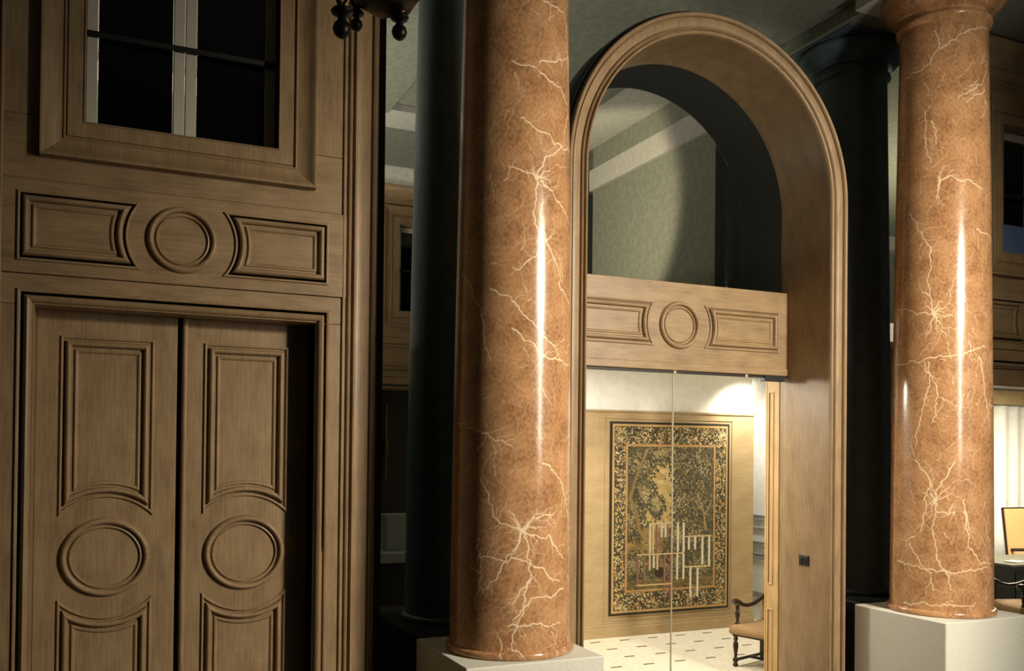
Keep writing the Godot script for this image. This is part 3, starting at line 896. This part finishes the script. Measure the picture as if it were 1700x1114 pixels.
func portals() -> void:
	oak_unit("wall_panelling", 0.49, 6.6, "tall oak panelled wall with double doors and a window above them, left of the columns", "window_1", "dark window with white stiles in a heavy oak frame above the double doors", false)
	var dr := base("door_1")
	meta(dr, "closed pair of oak doors with oval and scooped panels", "door", "", "structure")
	door_leaf(dr, -0.412, 0.472, 6.82)
	door_leaf(dr, 0.502, 1.392, 6.82)
	part("meeting_bead", MB.new().sweep([Vector2(0.505, 0.01), Vector2(0.505, 3.31)], false, [Vector2(0, 0), Vector2(0, 0.022), Vector2(0.006, 0.032), Vector2(0.020, 0.036), Vector2(0.032, 0.030), Vector2(0.036, 0.018), Vector2(0.037, 0)], Vector3(0, 0, -6.82), -1.0), M.wood, dr)
	part("rebate", bx(0.47, 0.01, 6.845, 0.504, 3.31, 6.87, 0.001), M.dark_wood, dr)
	oak_unit("wall_panelling", 9.15, 6.6, "oak panelled wall with a window above an open doorway, at the right edge beside the right marble column", "window_2", "window with white bars and a sky reflection painted as a blue lower panel, at the right edge of the photo", true)
	part("door_head", bx(8.25, 3.12, 6.62, 10.05, 3.31, 6.85), M.wood_h, get_node("wall_panelling_001"))


func arch() -> void:
	var cx := 4.91
	var r := 1.30
	var sp := 4.76
	var w := base("wall_arch")
	meta(w, "oak arched portal between the two marble columns with panelled transom", "archway", "", "structure")
	var path := [Vector2(cx - r, 0), Vector2(cx - r, sp)]
	for i in range(1, 48):
		var t := PI - PI * i / 48.0
		path.append(Vector2(cx + cos(t) * r, sp + sin(t) * r))
	path.append(Vector2(cx + r, sp))
	path.append(Vector2(cx + r, 0))
	# path runs clockwise over the arch: its left side is outward
	part("casing", MB.new().sweep(path, false, ARCH_CASING, Vector3(0, 0, -6.6)), M.wood, w)
	part("reveal", MB.new().sweep(path, false, [Vector2(0.02, -0.68), Vector2(0.0, -0.68), Vector2(0, -0.02), Vector2(0.02, -0.02)], Vector3(0, 0, -6.6)), M.wood, w)
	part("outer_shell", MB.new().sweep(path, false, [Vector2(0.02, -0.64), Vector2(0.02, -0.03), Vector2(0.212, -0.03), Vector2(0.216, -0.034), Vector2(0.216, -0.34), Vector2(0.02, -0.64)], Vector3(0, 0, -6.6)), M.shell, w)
	part("transom_board", bx(cx - r + 0.002, 3.165, 7.18, cx + r - 0.002, 3.985, 7.255), M.wood_h, w)
	part("transom_base", bx(cx - r + 0.004, 3.160, 7.165, cx + r - 0.004, 3.232, 7.26, 0.006), M.wood_h, w)
	frieze_panels(w, cx + 0.015, 3.585, 7.18, 1.17, 0.203, M.wood_h, 0.226)
	# glazing of the arch head
	var gl := MB.new()
	var pts := [Vector2(cx - r + 0.02, 3.99)]
	for i in 25:
		var t := PI - PI * i / 24.0
		pts.append(Vector2(cx + cos(t) * (r - 0.003), sp + sin(t) * (r - 0.003)))
	pts.append(Vector2(cx + r - 0.003, 3.99))
	for z in [-7.245, -7.251]:
		for i in range(1, pts.size() - 1):
			var nn := VZ if z > -7.25 else -VZ
			gl.tri(Vector3(pts[0].x, pts[0].y, z), Vector3(pts[i].x, pts[i].y, z), Vector3(pts[i + 1].x, pts[i + 1].y, z), nn, nn, nn)
	part("fanlight_glass", gl, M.glass, w)
	# switch plate on the right reveal
	var sw := base("switch_plate")
	meta(sw, "small dark square switch plate on the right oak reveal of the arch", "switch")
	part("plate", bx(cx + r - 0.012, 1.31, 6.855, cx + r, 1.41, 6.985, 0.003), M.black, sw)
	part("rocker", bx(cx + r - 0.018, 1.325, 6.875, cx + r - 0.010, 1.395, 6.915, 0.003), M.iron, sw)
	part("rocker", bx(cx + r - 0.018, 1.325, 6.925, cx + r - 0.010, 1.395, 6.965, 0.003), M.iron, sw)
	# glass doors
	var d := base("door_2")
	meta(d, "frameless pair of glass doors under the panelled transom of the arch", "door", "", "structure")
	for s in [0, 1]:
		var x0 := 3.63 if s == 0 else 4.882
		var x1 := 4.874 if s == 0 else 6.19
		part("glass_leaf", bx(x0, 0.02, 7.205, x1, 3.135, 7.215, 0.001), M.glass, d)
	part("polished_edge", bx(4.874, 0.02, 7.203, 4.884, 3.135, 7.217, 0.001), M.bar_white, d)
	part("head_channel", bx(3.63, 3.135, 7.19, 5.93, 3.160, 7.23, 0.001), M.dark_wood, d)
	for x in [4.87, 5.70]:
		part("clip", bx(x, 3.13, 7.185, x + 0.03, 3.165, 7.22, 0.002), M.bar_white, d)
	part("hinge_block", bx(5.93, 3.105, 7.175, 6.18, 3.160, 7.25, 0.003), M.black, d)
	# door marking made of applied strips, three linked squares of bars
	var vb := [[4.622, 1.455, 1.738, 0], [4.655, 1.455, 1.72, 2], [4.698, 1.455, 1.72, 1], [4.75, 1.60, 1.735, 0], [4.792, 1.60, 1.735, 0], [4.815, 1.60, 1.72, 1], [4.93, 1.455, 1.732, 0], [4.995, 1.455, 1.732, 0], [4.49, 1.172, 1.45, 1], [4.565, 1.172, 1.45, 1], [4.622, 1.30, 1.45, 2], [4.665, 1.32, 1.44, 0], [4.705, 1.30, 1.45, 2], [4.785, 1.03, 1.45, 1], [4.852, 1.02, 1.45, 1], [4.925, 1.20, 1.44, 0], [4.995, 1.20, 1.44, 0], [5.055, 1.475, 1.60, 0], [5.125, 1.475, 1.60, 0], [5.21, 1.33, 1.598, 0], [5.287, 1.32, 1.598, 0], [5.075, 1.03, 1.31, 0], [5.155, 1.03, 1.30, 0]]
	for b in vb:
		part("marking_bar", bx(b[0], b[1], 7.195, b[0] + 0.019, b[2], 7.2045, 0.001), [M.bar_white, M.bar_red, M.bar_tan][b[3]], d)
	for b in [[4.622, 4.872, 1.733], [4.49, 4.872, 1.446], [4.49, 4.872, 1.165], [5.02, 5.32, 1.60], [5.02, 5.31, 1.313], [4.884, 5.01, 1.446]]:
		part("marking_rail", bx(b[0], b[2] - 0.005, 7.193, b[1], b[2] + 0.005, 7.2045, 0.001), M.bar_tan, d)
	# panelled oak linings of the doorway behind the glass, facing each other
	for s in [-1.0, 1.0]:
		var xf: float = cx + s * 1.295
		var l := part("side_lining", bx(minf(xf, xf + s * 0.03), 0, 7.29, maxf(xf, xf + s * 0.03), 3.30, 7.47), M.pale_wood_v, w)
		part("lining_edge", bx(minf(xf, xf + s * 0.08), 0, 7.47, maxf(xf, xf + s * 0.08), 3.30, 7.50), M.pale_wood_v, l)
		for y in [[0.04, 0.82], [1.06, 3.02]]:
			part("lining_panel", MB.new().sweep(rect(-7.445, y[0], -7.365, y[1]), true, [Vector2(0, 0), Vector2(0.003, 0.010), Vector2(0.012, 0.010), Vector2(0.015, 0.002), Vector2(0.018, 0.0)], Vector3(xf, 0, 0), 1.0, VZ, VY, Vector3(-s, 0, 0)), M.pale_wood_v, l)


func columns() -> void:
	var lv := [[5,548,40,544,49,518,62,481],[1,504,49,518],[62,453,32,451,9,441,-2,425,-14,428,-30,432],[-2,425,-5,402,-1,382,2,366],[2,423,26,412,52,401],[-18,465,-2,458,17,452,32,451],[-28,504,1,498,32,491,48,477,38,458],[9,383,2,399,5,411],[9,383,-8,369,-25,363],[9,383,26,355,62,338],[-46,349,-25,340,6,317,30,302],[-25,322,6,304,44,300],[-13,186,-34,191,-45,206,-52,222],[-13,186,-6,166,-5,154,-22,138],[-13,186,-28,166,-50,143],[-13,186,13,183,35,166],[-13,186,-26,200]]
	lv += [[-13,186,0,194,21,198],[6,231,30,218,46,193],[-54,180,-52,153,-56,133],[-53,157,-64,161],[-53,167,-23,168,-3,162,29,150],[-6,152,-17,122,-22,106,-12,102],[35,145,-6,138,-22,126],[-26,122,30,121],[-33,114,-30,101],[-85,364,-56,333,-45,300],[-90,259,-53,251,-24,243]]
	var rv := [[-59,363,-86,367,-116,369],[-59,363,-63,379,-74,385],[-59,363,-38,360],[-59,363,-64,345],[-59,363,-49,373],[-113,321,-65,324,-24,328,7,334],[-75,436,-63,422,-66,390,-63,379],[-65,321,-62,300,-72,274,-79,247],[-69,321,-55,300,-59,268],[-79,234,-64,221,-56,206,-54,195],[-35,234,-50,216,-56,198],[-61,216,-67,189,-74,171],[-56,198,-58,174,-54,153,-38,123],[-54,190,-41,188,-36,198],[-78,168,-90,159],[-86,162,-60,132,-57,122]]
	rv += [[-25,191,-17,159,-1,146,18,145],[-53,479,-35,480,-16,478,3,471],[-53,479,-56,463],[-72,543,-72,519,-64,496],[-64,533,-57,511],[-102,579,-65,587,-54,599,-62,613],[-54,596,-24,607,23,618],[22,588,-1,563,-32,549],[12,560,-20,546],[-93,457,-75,436],[-7,436,31,429],[-4,326,7,290,16,264],[-25,201,-17,175],[-93,108,-50,109,-10,113],[-105,144,-63,140,11,143]]
	M.marble_a = marble(31, lv, [[-2, 425, 5], [-13, 186, 6], [49, 518, 4.5], [9, 383, 3.5], [6, 304, 3], [-54, 168, 3]], -24, 0.95, 6.65)
	M.marble_b = marble(32, rv, [[-59, 363, 6], [-56, 200, 5], [-53, 479, 4.5], [16, 284, 3.5], [-36, 190, 3], [12, 550, 3]], -49, 0.95, 6.65)
	column("marble_column", 2.675, 5.98, 0.43, M.marble_a, "polished brown marble column with pale veins, left of the arch", "veined marble columns")
	column("marble_column", 6.95, 5.98, 0.43, M.marble_b, "polished brown marble column with pale veins, right of the arch, its capital in view", "veined marble columns")
	column("dark_column", 2.72, 7.24, 0.41, M.black_marble, "near-black column standing behind the left marble column", "dark columns", 6.58)
	column("dark_column", 7.08, 7.24, 0.41, M.black_marble, "near-black column with glinting capital between the arch and the right marble column", "dark columns", 6.58)
	pedestal(2.66, 5.995, 0.51, M.stone, "pale stone block under the left marble column", "stone pedestals")
	pedestal(6.95, 5.995, 0.51, M.stone, "pale stone block under the right marble column, its corner towards the viewer", "stone pedestals")
	pedestal(2.72, 7.10, 0.56, M.black_stone, "dark stone block under the near-black column on the left", "dark pedestals")
	pedestal(7.08, 7.10, 0.56, M.black_stone, "dark stone block under the near-black column on the right", "dark pedestals")


func tapestry_room() -> void:
	var w := part("wall_tapestry", bx(3.53, 0, 10.26, 8.26, 3.6, 10.40), M.cream)
	meta(w, "", "", "", "structure")
	var dado := part("oak_dado", bx(3.60, 0, 10.22, 8.26, 2.90, 10.26), M.pale_wood, w)
	part("dado_cap", bx(3.60, 2.90, 10.205, 8.265, 2.93, 10.26, 0.006), M.pale_wood, dado)
	part("skirting", bx(3.60, 0, 10.195, 8.265, 0.13, 10.22, 0.006), M.pale_wood, dado)
	part("skirting_moulding", bx(3.60, 0.13, 10.205, 8.262, 0.17, 10.22, 0.006), M.pale_wood, dado)
	part("panel_border", MB.new().sweep(rect(5.88, 0.22, 7.90, 2.84), true, [Vector2(0, 0), Vector2(0, 0.01), Vector2(0.02, 0.01), Vector2(0.02, 0)], Vector3(0, 0, -10.22)), M.pale_wood, dado)
	meta(part("wall_tapestry_side", bx(8.6, 0, 7.2, 8.72, 3.6, 12.2), M.cream), "", "", "", "structure")
	meta(part("wall_passage", bx(3.53, 0, 7.30, 3.60, 3.6, 10.26), M.cream), "", "", "", "structure")
	meta(part("wall_passage_end", bx(8.2, 0, 12.2, 8.72, 3.6, 12.3), M.cream), "", "", "", "structure")
	meta(part("wall_beside_arch", bx(6.55, 0, 7.69, 8.6, 3.6, 7.77), M.cream), "", "", "", "structure")
	meta(part("ceiling_room", bx(3.53, 3.6, 7.27, 8.72, 3.8, 10.4), M.cream), "", "", "", "structure")
	var fl := part("floor_room", bx(3.60, 0.0, 7.3, 8.6, 0.004, 12.2, 0.001), M.room_floor)
	meta(fl, "", "", "", "structure")
	for i in 7:
		for j in 4:
			if (i + 2 * j) % 1 == 0:
				var t := part("floor_inlay", bx(5.23 + 0.4225 * i - 0.07, 0.0, 10.01 - 0.408 * j - 0.018, 5.23 + 0.4225 * i + 0.07, 0.0065, 10.01 - 0.408 * j + 0.018, 0.001), M.inlay, fl)
				t.rotation.y = 0.0
	# horizontal mouldings on the side wall beyond, tinted grey for their missing shade
	for y in [1.50, 1.44, 1.32, 1.12, 1.06, 0.95, 0.90, 0.40, 0.34]:
		part("wall_moulding", bx(8.575, y - 0.010, 10.2, 8.6, y + 0.010, 12.2, 0.004), M.grey, get_node("wall_tapestry_side"))
	# tapestry
	var tp := base("tapestry", Vector3(6.89, 0.285, -10.215))
	meta(tp, "woodland tapestry with a leafy flowered border hanging on the pale oak wall", "tapestry")
	var tb := MB.new()
	var hw := 0.93
	var hh := 2.49
	tb.quad4([Vector3(-hw, 0, 0.02), Vector3(hw, 0, 0.02), Vector3(hw, hh, 0.02), Vector3(-hw, hh, 0.02)], [VZ, VZ, VZ, VZ], [Vector2(0, 1), Vector2(1, 1), Vector2(1, 0), Vector2(0, 0)])
	part("woven_picture", tb, tapestry_material(), tp)
	part("backing", MB.new().box(Vector3(-hw - 0.006, -0.006, 0.0), Vector3(hw + 0.006, hh + 0.006, 0.0195), 0.002), M.dark_wood, tp)
	arm_chair(Vector3(6.49, 0.004, -8.32) + Vector3(0.09, 0, 0.275), 0.30, "armchair with turned legs, scrolled arm and tan seat behind the glass door")
	# upper gallery behind the arch head
	var wg := part("wall_gallery", bx(6.30, 3.8, 8.5, 6.45, 6.72, 11.35), M.plaster)
	meta(wg, "", "", "", "structure")
	part("plaster_band", bx(6.24, 6.07, 8.5, 6.30, 6.36, 11.35), M.plaster_light, wg)
	meta(part("gallery_shade_wall", bx(6.30, 3.8, 7.95, 6.45, 6.2, 8.5), M.black_stone), "", "", "", "structure")  # dark material stands in for shade on the near gallery wall
	meta(part("floor_gallery", bx(4.1, 3.6, 10.4, 8.72, 3.8, 11.5), M.plaster), "", "", "", "structure")
	meta(part("gallery_shade_end", bx(4.0, 3.8, 11.40, 6.6, 6.05, 11.5), M.black_stone), "", "", "", "structure")  # dark sheet in place of the unlit space beyond the gallery
	# dark vault shape standing in for the soffit reflected in the fanlight
	var path := [Vector2(3.61, 3.8), Vector2(3.61, 4.76)]
	for i in range(1, 40):
		var t := PI - PI * i / 40.0
		path.append(Vector2(4.91 + cos(t) * 1.30, 4.76 + sin(t) * 1.30))
	path.append(Vector2(6.21, 4.76))
	path.append(Vector2(6.21, 3.8))
	meta(part("soffit_reflection_vault", MB.new().sweep(path, false, [Vector2(0.002, -7.285), Vector2(0.0, -7.29), Vector2(0, -7.90), Vector2(0.12, -7.90), Vector2(0.12, -7.285), Vector2(0.002, -7.285)], Vector3.ZERO), M.black_stone), "", "", "", "structure")


func office() -> void:
	meta(part("wall_office", bx(8.72, 0, 12.3, 20, 3.75, 12.42), M.cream), "", "", "", "structure")
	meta(part("ceiling_office", bx(8.72, 3.75, 7.22, 20, 3.9, 12.42), M.cream), "", "", "", "structure")
	meta(part("wall_office_front", bx(10.6, 0, 6.95, 20, 3.75, 7.05), M.plaster), "", "", "", "structure")
	var pel := part("trim_1", bx(12.0, 3.36, 12.0, 19.8, 3.62, 12.12), M.pale_wood)
	meta(pel, "", "", "", "structure")
	var cu := MB.new()
	var path := []
	for i in 161:
		var x := 13.0 + 6.6 * i / 160.0
		path.append(Vector2(x, 12.17 + 0.025 * sin(x * 17.0) + 0.012 * sin(x * 7.0 + 1.0)))
	cu.sweep(path, false, [Vector2(0, 0.02), Vector2(0, 3.5)], Vector3.ZERO, 1.0, VX, Vector3(0, 0, -1), VY)
	meta(part("curtain", cu, M.cream), "cream floor-length curtain hanging behind the desk at the right edge", "curtain")
	var dk := base("desk", Vector3(13.2, 0, -9.9))
	meta(dk, "dark desk with a pale inset top, at the right edge beyond the marble column", "desk")
	part("desk_top", MB.new().box(Vector3(-0.8, 0.72, -0.5), Vector3(0.8, 0.76, 0.5), 0.006), M.leather_top, dk)
	part("side_panel", MB.new().box(Vector3(-0.76, 0.02, -0.46), Vector3(-0.70, 0.72, 0.46), 0.004), M.desk, dk)
	part("side_panel", MB.new().box(Vector3(0.70, 0.02, -0.46), Vector3(0.76, 0.72, 0.46), 0.004), M.desk, dk)
	var fp := part("front_panel", MB.new().box(Vector3(-0.70, 0.02, 0.40), Vector3(0.70, 0.72, 0.44), 0.004), M.desk, dk)
	for x in [-0.35, 0.35]:
		part("panel_moulding", MB.new().sweep(rect(x - 0.3, 0.1, x + 0.3, 0.64), true, [Vector2(0, 0), Vector2(0.004, 0.012), Vector2(0.02, 0.012), Vector2(0.026, 0)], Vector3(0, 0, 0.44)), M.desk, fp)
	var pp := part("paper_stack", MB.new().box(Vector3(-0.13, 0, -0.1), Vector3(0.13, 0.02, 0.1), 0.002), M.bar_white)
	pp.position = Vector3(12.75, 0.76, -9.62)
	pp.rotation.y = 0.2
	meta(pp, "flat white stack of papers lying on the dark desk", "papers")
	# high-backed chair behind the desk
	var ch := base("desk_chair", Vector3(15.2, 0, -11.0), -0.1)
	meta(ch, "high-backed chair with tan upholstery and dark frame behind the desk", "chair")
	for x in [-0.34, 0.34]:
		for z in [-0.28, 0.28]:
			part("leg", MB.new().box(Vector3(x - 0.025, 0, z - 0.025), Vector3(x + 0.025, 0.42, z + 0.025), 0.004), M.walnut, ch)
		part("arm", MB.new().tube([Vector3(x, 0.70, -0.28), Vector3(x, 0.73, 0.0), Vector3(x, 0.70, 0.34), Vector3(x, 0.44, 0.30)], [0.03, 0.03, 0.035, 0.03], 10), M.walnut, ch)
	part("seat", MB.new().box(Vector3(-0.36, 0.42, -0.32), Vector3(0.36, 0.50, 0.32), 0.02), M.tan_cloth, ch)
	var bt := Transform3D(Basis(VX, -0.13), Vector3(0, 0.97, -0.33))
	part("backrest", MB.new().obox(bt, Vector3(0.40, 0.46, 0.03), 0.015), M.tan_cloth, ch)
	part("back_frame", MB.new().obox(bt.translated(Vector3(0, 0, -0.02)), Vector3(0.425, 0.485, 0.022), 0.01), M.walnut, ch)
	arm_chair(Vector3(10.78, 0, -8.25), -0.32, "armchair with curved dark arm before the dark desk at the right edge")


func far_side() -> void:
	oak_unit("wall_panelling", 4.74, 13.5, "distant oak panelling glimpsed in the gap between the left wall and the dark column", "window_3", "distant dark window glimpsed in the gap left of the dark column", false, 6.40)
	var d := base("door_3")
	meta(d, "dark distant door with a brass pull, in the gap left of the dark column", "door", "", "structure")
	part("door_leaf", bx(3.85, 0.01, 13.7, 5.64, 3.3, 13.74), M.dark_wood, d)
	part("brass_pull", MB.new().tube([Vector3(3.99, 1.9, -13.66), Vector3(3.99, 3.1, -13.66)], [0.012, 0.012], 8), M.brass, d)
	part("brass_handle", bx(3.97, 2.3, 13.64, 4.03, 2.55, 13.70, 0.006), M.brass, d)
	var c := base("counter", Vector3(3.75, 0, -12.2))
	meta(c, "low dark counter with a pale top band, in the gap left of the dark column", "counter")
	part("body", MB.new().box(Vector3(-0.42, 0.3, -0.3), Vector3(0.5, 0.86, 0.3), 0.01), M.dark_wood, c)
	part("counter_top", MB.new().box(Vector3(-0.45, 0.86, -0.33), Vector3(0.53, 1.0, 0.33), 0.01), M.grey, c)
	part("plinth", MB.new().box(Vector3(-0.40, 0.0, -0.28), Vector3(0.48, 0.3, 0.28), 0.01), M.leather_top, c)
	var b := part("grey_box", MB.new().box(Vector3(-0.18, 0, -0.14), Vector3(0.18, 0.5, 0.14), 0.01), M.grey)
	b.position = Vector3(3.72, 1.0, -12.2)
	meta(b, "grey box standing on the low counter in the gap left of the dark column", "box")


func fittings() -> void:
	# tall floor lamp (outside the frame, right of the camera)
	var l := base("floor_lamp", Vector3(6.06, 0, 0.15))
	meta(l, "tall floor lamp with a long glowing panel, outside the photo to the right", "lamp")
	part("base", MB.new().lathe([Vector2(0, 0), Vector2(0.4, 0), Vector2(0.4, 0.02), Vector2(0.05, 0.05), Vector2(0, 0.05)], Vector3.ZERO, 32), M.iron, l)
	part("pole", MB.new().tube([Vector3(0, 0.04, 0), Vector3(0, 4.5, 0)], [0.03, 0.025], 12), M.iron, l)
	var hd := part("lamp_housing", MB.new().box(Vector3(-0.30, -1.03, 0.03), Vector3(0.30, 1.03, 0.12), 0.01), M.iron, l)
	hd.position = Vector3(0, 3.55, -0.15)
	hd.rotation.y = 0.22
	var df := part("lamp_diffuser", MB.new().box(Vector3(-0.275, -1.0, 0.015), Vector3(0.275, 1.0, 0.03), 0.004), M.glow, hd)
	df.position = Vector3.ZERO
	for s in [[5.0, 3.57, -8.7, 1.1, 0.6, "flat ceiling light panel over the tapestry room, out of view"], [13.8, 3.71, -9.5, 1.5, 1.0, "flat ceiling light panel over the desk, out of view"]]:
		var p := base("ceiling_light", Vector3(s[0], s[1], s[2]))
		meta(p, s[5], "light", "ceiling lights")
		part("frame", MB.new().box(Vector3(-s[3] - 0.03, 0, -s[4] - 0.03), Vector3(s[3] + 0.03, 0.03, s[4] + 0.03), 0.004), M.white_paint, p)
		part("diffuser", MB.new().box(Vector3(-s[3], -0.02, -s[4]), Vector3(s[3], 0.0, s[4]), 0.004), M.glow, p)
	for s in [[Vector3(11.5, 3.9, -9.5), 1.0, "square fill lamp added unseen on the office roof to light the ceiling"], [Vector3(0.6, 2.9, -10.3), 0.8, "square fill lamp added unseen behind the left panelling to light the ceiling"]]:
		var p := base("added_uplight", s[0])  # lamps added out of view to brighten the ceilings
		meta(p, s[2], "light", "added_uplights")
		part("housing", MB.new().box(Vector3(-s[1], 0, -s[1]), Vector3(s[1], 0.24, s[1]), 0.01), M.iron, p)
		part("diffuser", MB.new().box(Vector3(-s[1] + 0.05, 0.24, -s[1] + 0.05), Vector3(s[1] - 0.05, 0.26, s[1] - 0.05), 0.004), M.glow, p)
		if s[1] < 1.0: part("stand", MB.new().box(Vector3(-0.1, -2.9, -0.1), Vector3(0.1, 0, 0.1), 0.01), M.iron, p)
	var bw := base("window_4", Vector3(9.5, 3.2, 5.95))  # glowing window added behind the viewer for fill light
	meta(bw, "broad bright window added behind the viewer as fill light", "window", "", "structure")
	part("frame", MB.new().box(Vector3(-2.1, -1.6, -0.06), Vector3(2.1, 1.6, 0.04), 0.01), M.white_paint, bw)
	part("added_fill_panel", MB.new().box(Vector3(-2.0, -1.5, -0.08), Vector3(2.0, 1.5, -0.06), 0.004), M.glow, bw)
	for s in [[Vector3(8.05, 3.52, -9.72), "small round spotlight over the tapestry wall"], [Vector3(3.82, 4.82, -9.15), "small spotlight added in the gallery to shape the light on its wall"], [Vector3(4.12, 3.38, -8.98), "small round spotlight added left of the tapestry room door to light the arch reveal"], [Vector3(6.3, 5.45, 0.35), "large round spotlight hanging from the hall ceiling, out of view"]]:
		var q := base("spot_lamp", s[0])
		meta(q, s[1], "lamp")
		part("can", MB.new().lathe([Vector2(0.05, 0.0), Vector2(0.05, 0.08), Vector2(0, 0.08)], Vector3.ZERO, 20), M.iron, q)
		if s[0].x > 4.0 and s[0].x < 5.0: part("hanging_rod", MB.new().tube([Vector3(0, 0.07, 0), Vector3(0, 0.22, 0)], [0.012, 0.012], 8), M.iron, q)
		if s[0].z > -1.0: part("hanging_rod", MB.new().tube([Vector3(0, 0.07, 0), Vector3(0, 2.15, 0)], [0.02, 0.02], 10), M.iron, q)
		if s[0].x < 4.0: part("stand", MB.new().tube([Vector3(0, -1.02, 0), Vector3(0, 0.02, 0)], [0.03, 0.02], 10), M.iron, q)
	# unseen panels added to keep the key light off the right-hand panelling
	var fs := base("light_blocker", Vector3(6.64, 0, -0.1))
	meta(fs, "tall dark panels added to block lamp light beside the floor lamp, outside the photo to the right", "screen")
	for k in 3:
		part("blocker_panel", MB.new().obox(Transform3D(Basis(VY, 0.12 * (1 if k % 2 == 0 else -1)), Vector3(0, 2.5, -0.3 - 0.6 * k)), Vector3(0.02, 2.5, 0.3), 0.004), M.black, fs)


# labels for the setting
func describe() -> void:
	var d := {
		"floor": ["dark polished floor of the columned hall", "floor"], "ceiling_hall": ["plain plaster ceiling over the viewer's end of the hall", "ceiling"],
		"ceiling": ["grey-green beamed plaster ceiling above the arch and columns", "ceiling"], "wall_back": ["plain plaster wall behind the viewer", "wall"],
		"wall_left": ["plain plaster side wall far to the left, out of view", "wall"], "wall_right": ["plain plaster side wall far to the right, out of view", "wall"],
		"wall_far": ["distant plaster wall with a white band, glimpsed left of the dark column", "wall"], "wall_tapestry": ["pale oak and cream wall carrying the tapestry", "wall"],
		"wall_tapestry_side": ["cream side wall with narrow mouldings right of the tapestry", "wall"], "wall_passage": ["cream side wall left of the tapestry, behind the marble column", "wall"],
		"wall_passage_end": ["cream end wall of the passage past the tapestry", "wall"], "wall_beside_arch": ["cream inner wall right of the glass doors, hidden by the arch", "wall"],
		"ceiling_room": ["cream ceiling of the tapestry room", "ceiling"], "floor_room": ["cream floor with small dark inlaid dashes behind the glass doors", "floor"],
		"wall_gallery": ["olive plaster wall with pale bands seen through the arch head", "wall"], "gallery_shade_wall": ["dark low wall standing in for shade seen through the right of the arch head", "wall"],
		"floor_gallery": ["plaster floor slab of the gallery behind the arch head", "floor"], "gallery_shade_end": ["dark sheet standing in for the unlit space at the left of the arch head", "wall"],
		"soffit_reflection_vault": ["black vault shape standing in for the soffit reflected in the arch head glass", "wall"], "wall_office": ["cream wall behind the curtain at the right edge", "wall"],
		"ceiling_office": ["cream ceiling over the desk at the right edge", "ceiling"], "wall_office_front": ["plaster wall right of the open doorway, out of view", "wall"],
		"trim_1": ["pale oak pelmet above the cream curtain at the right edge", "trim"]}
	for k in d:
		meta(get_node(NodePath(k)), d[k][0], d[k][1])
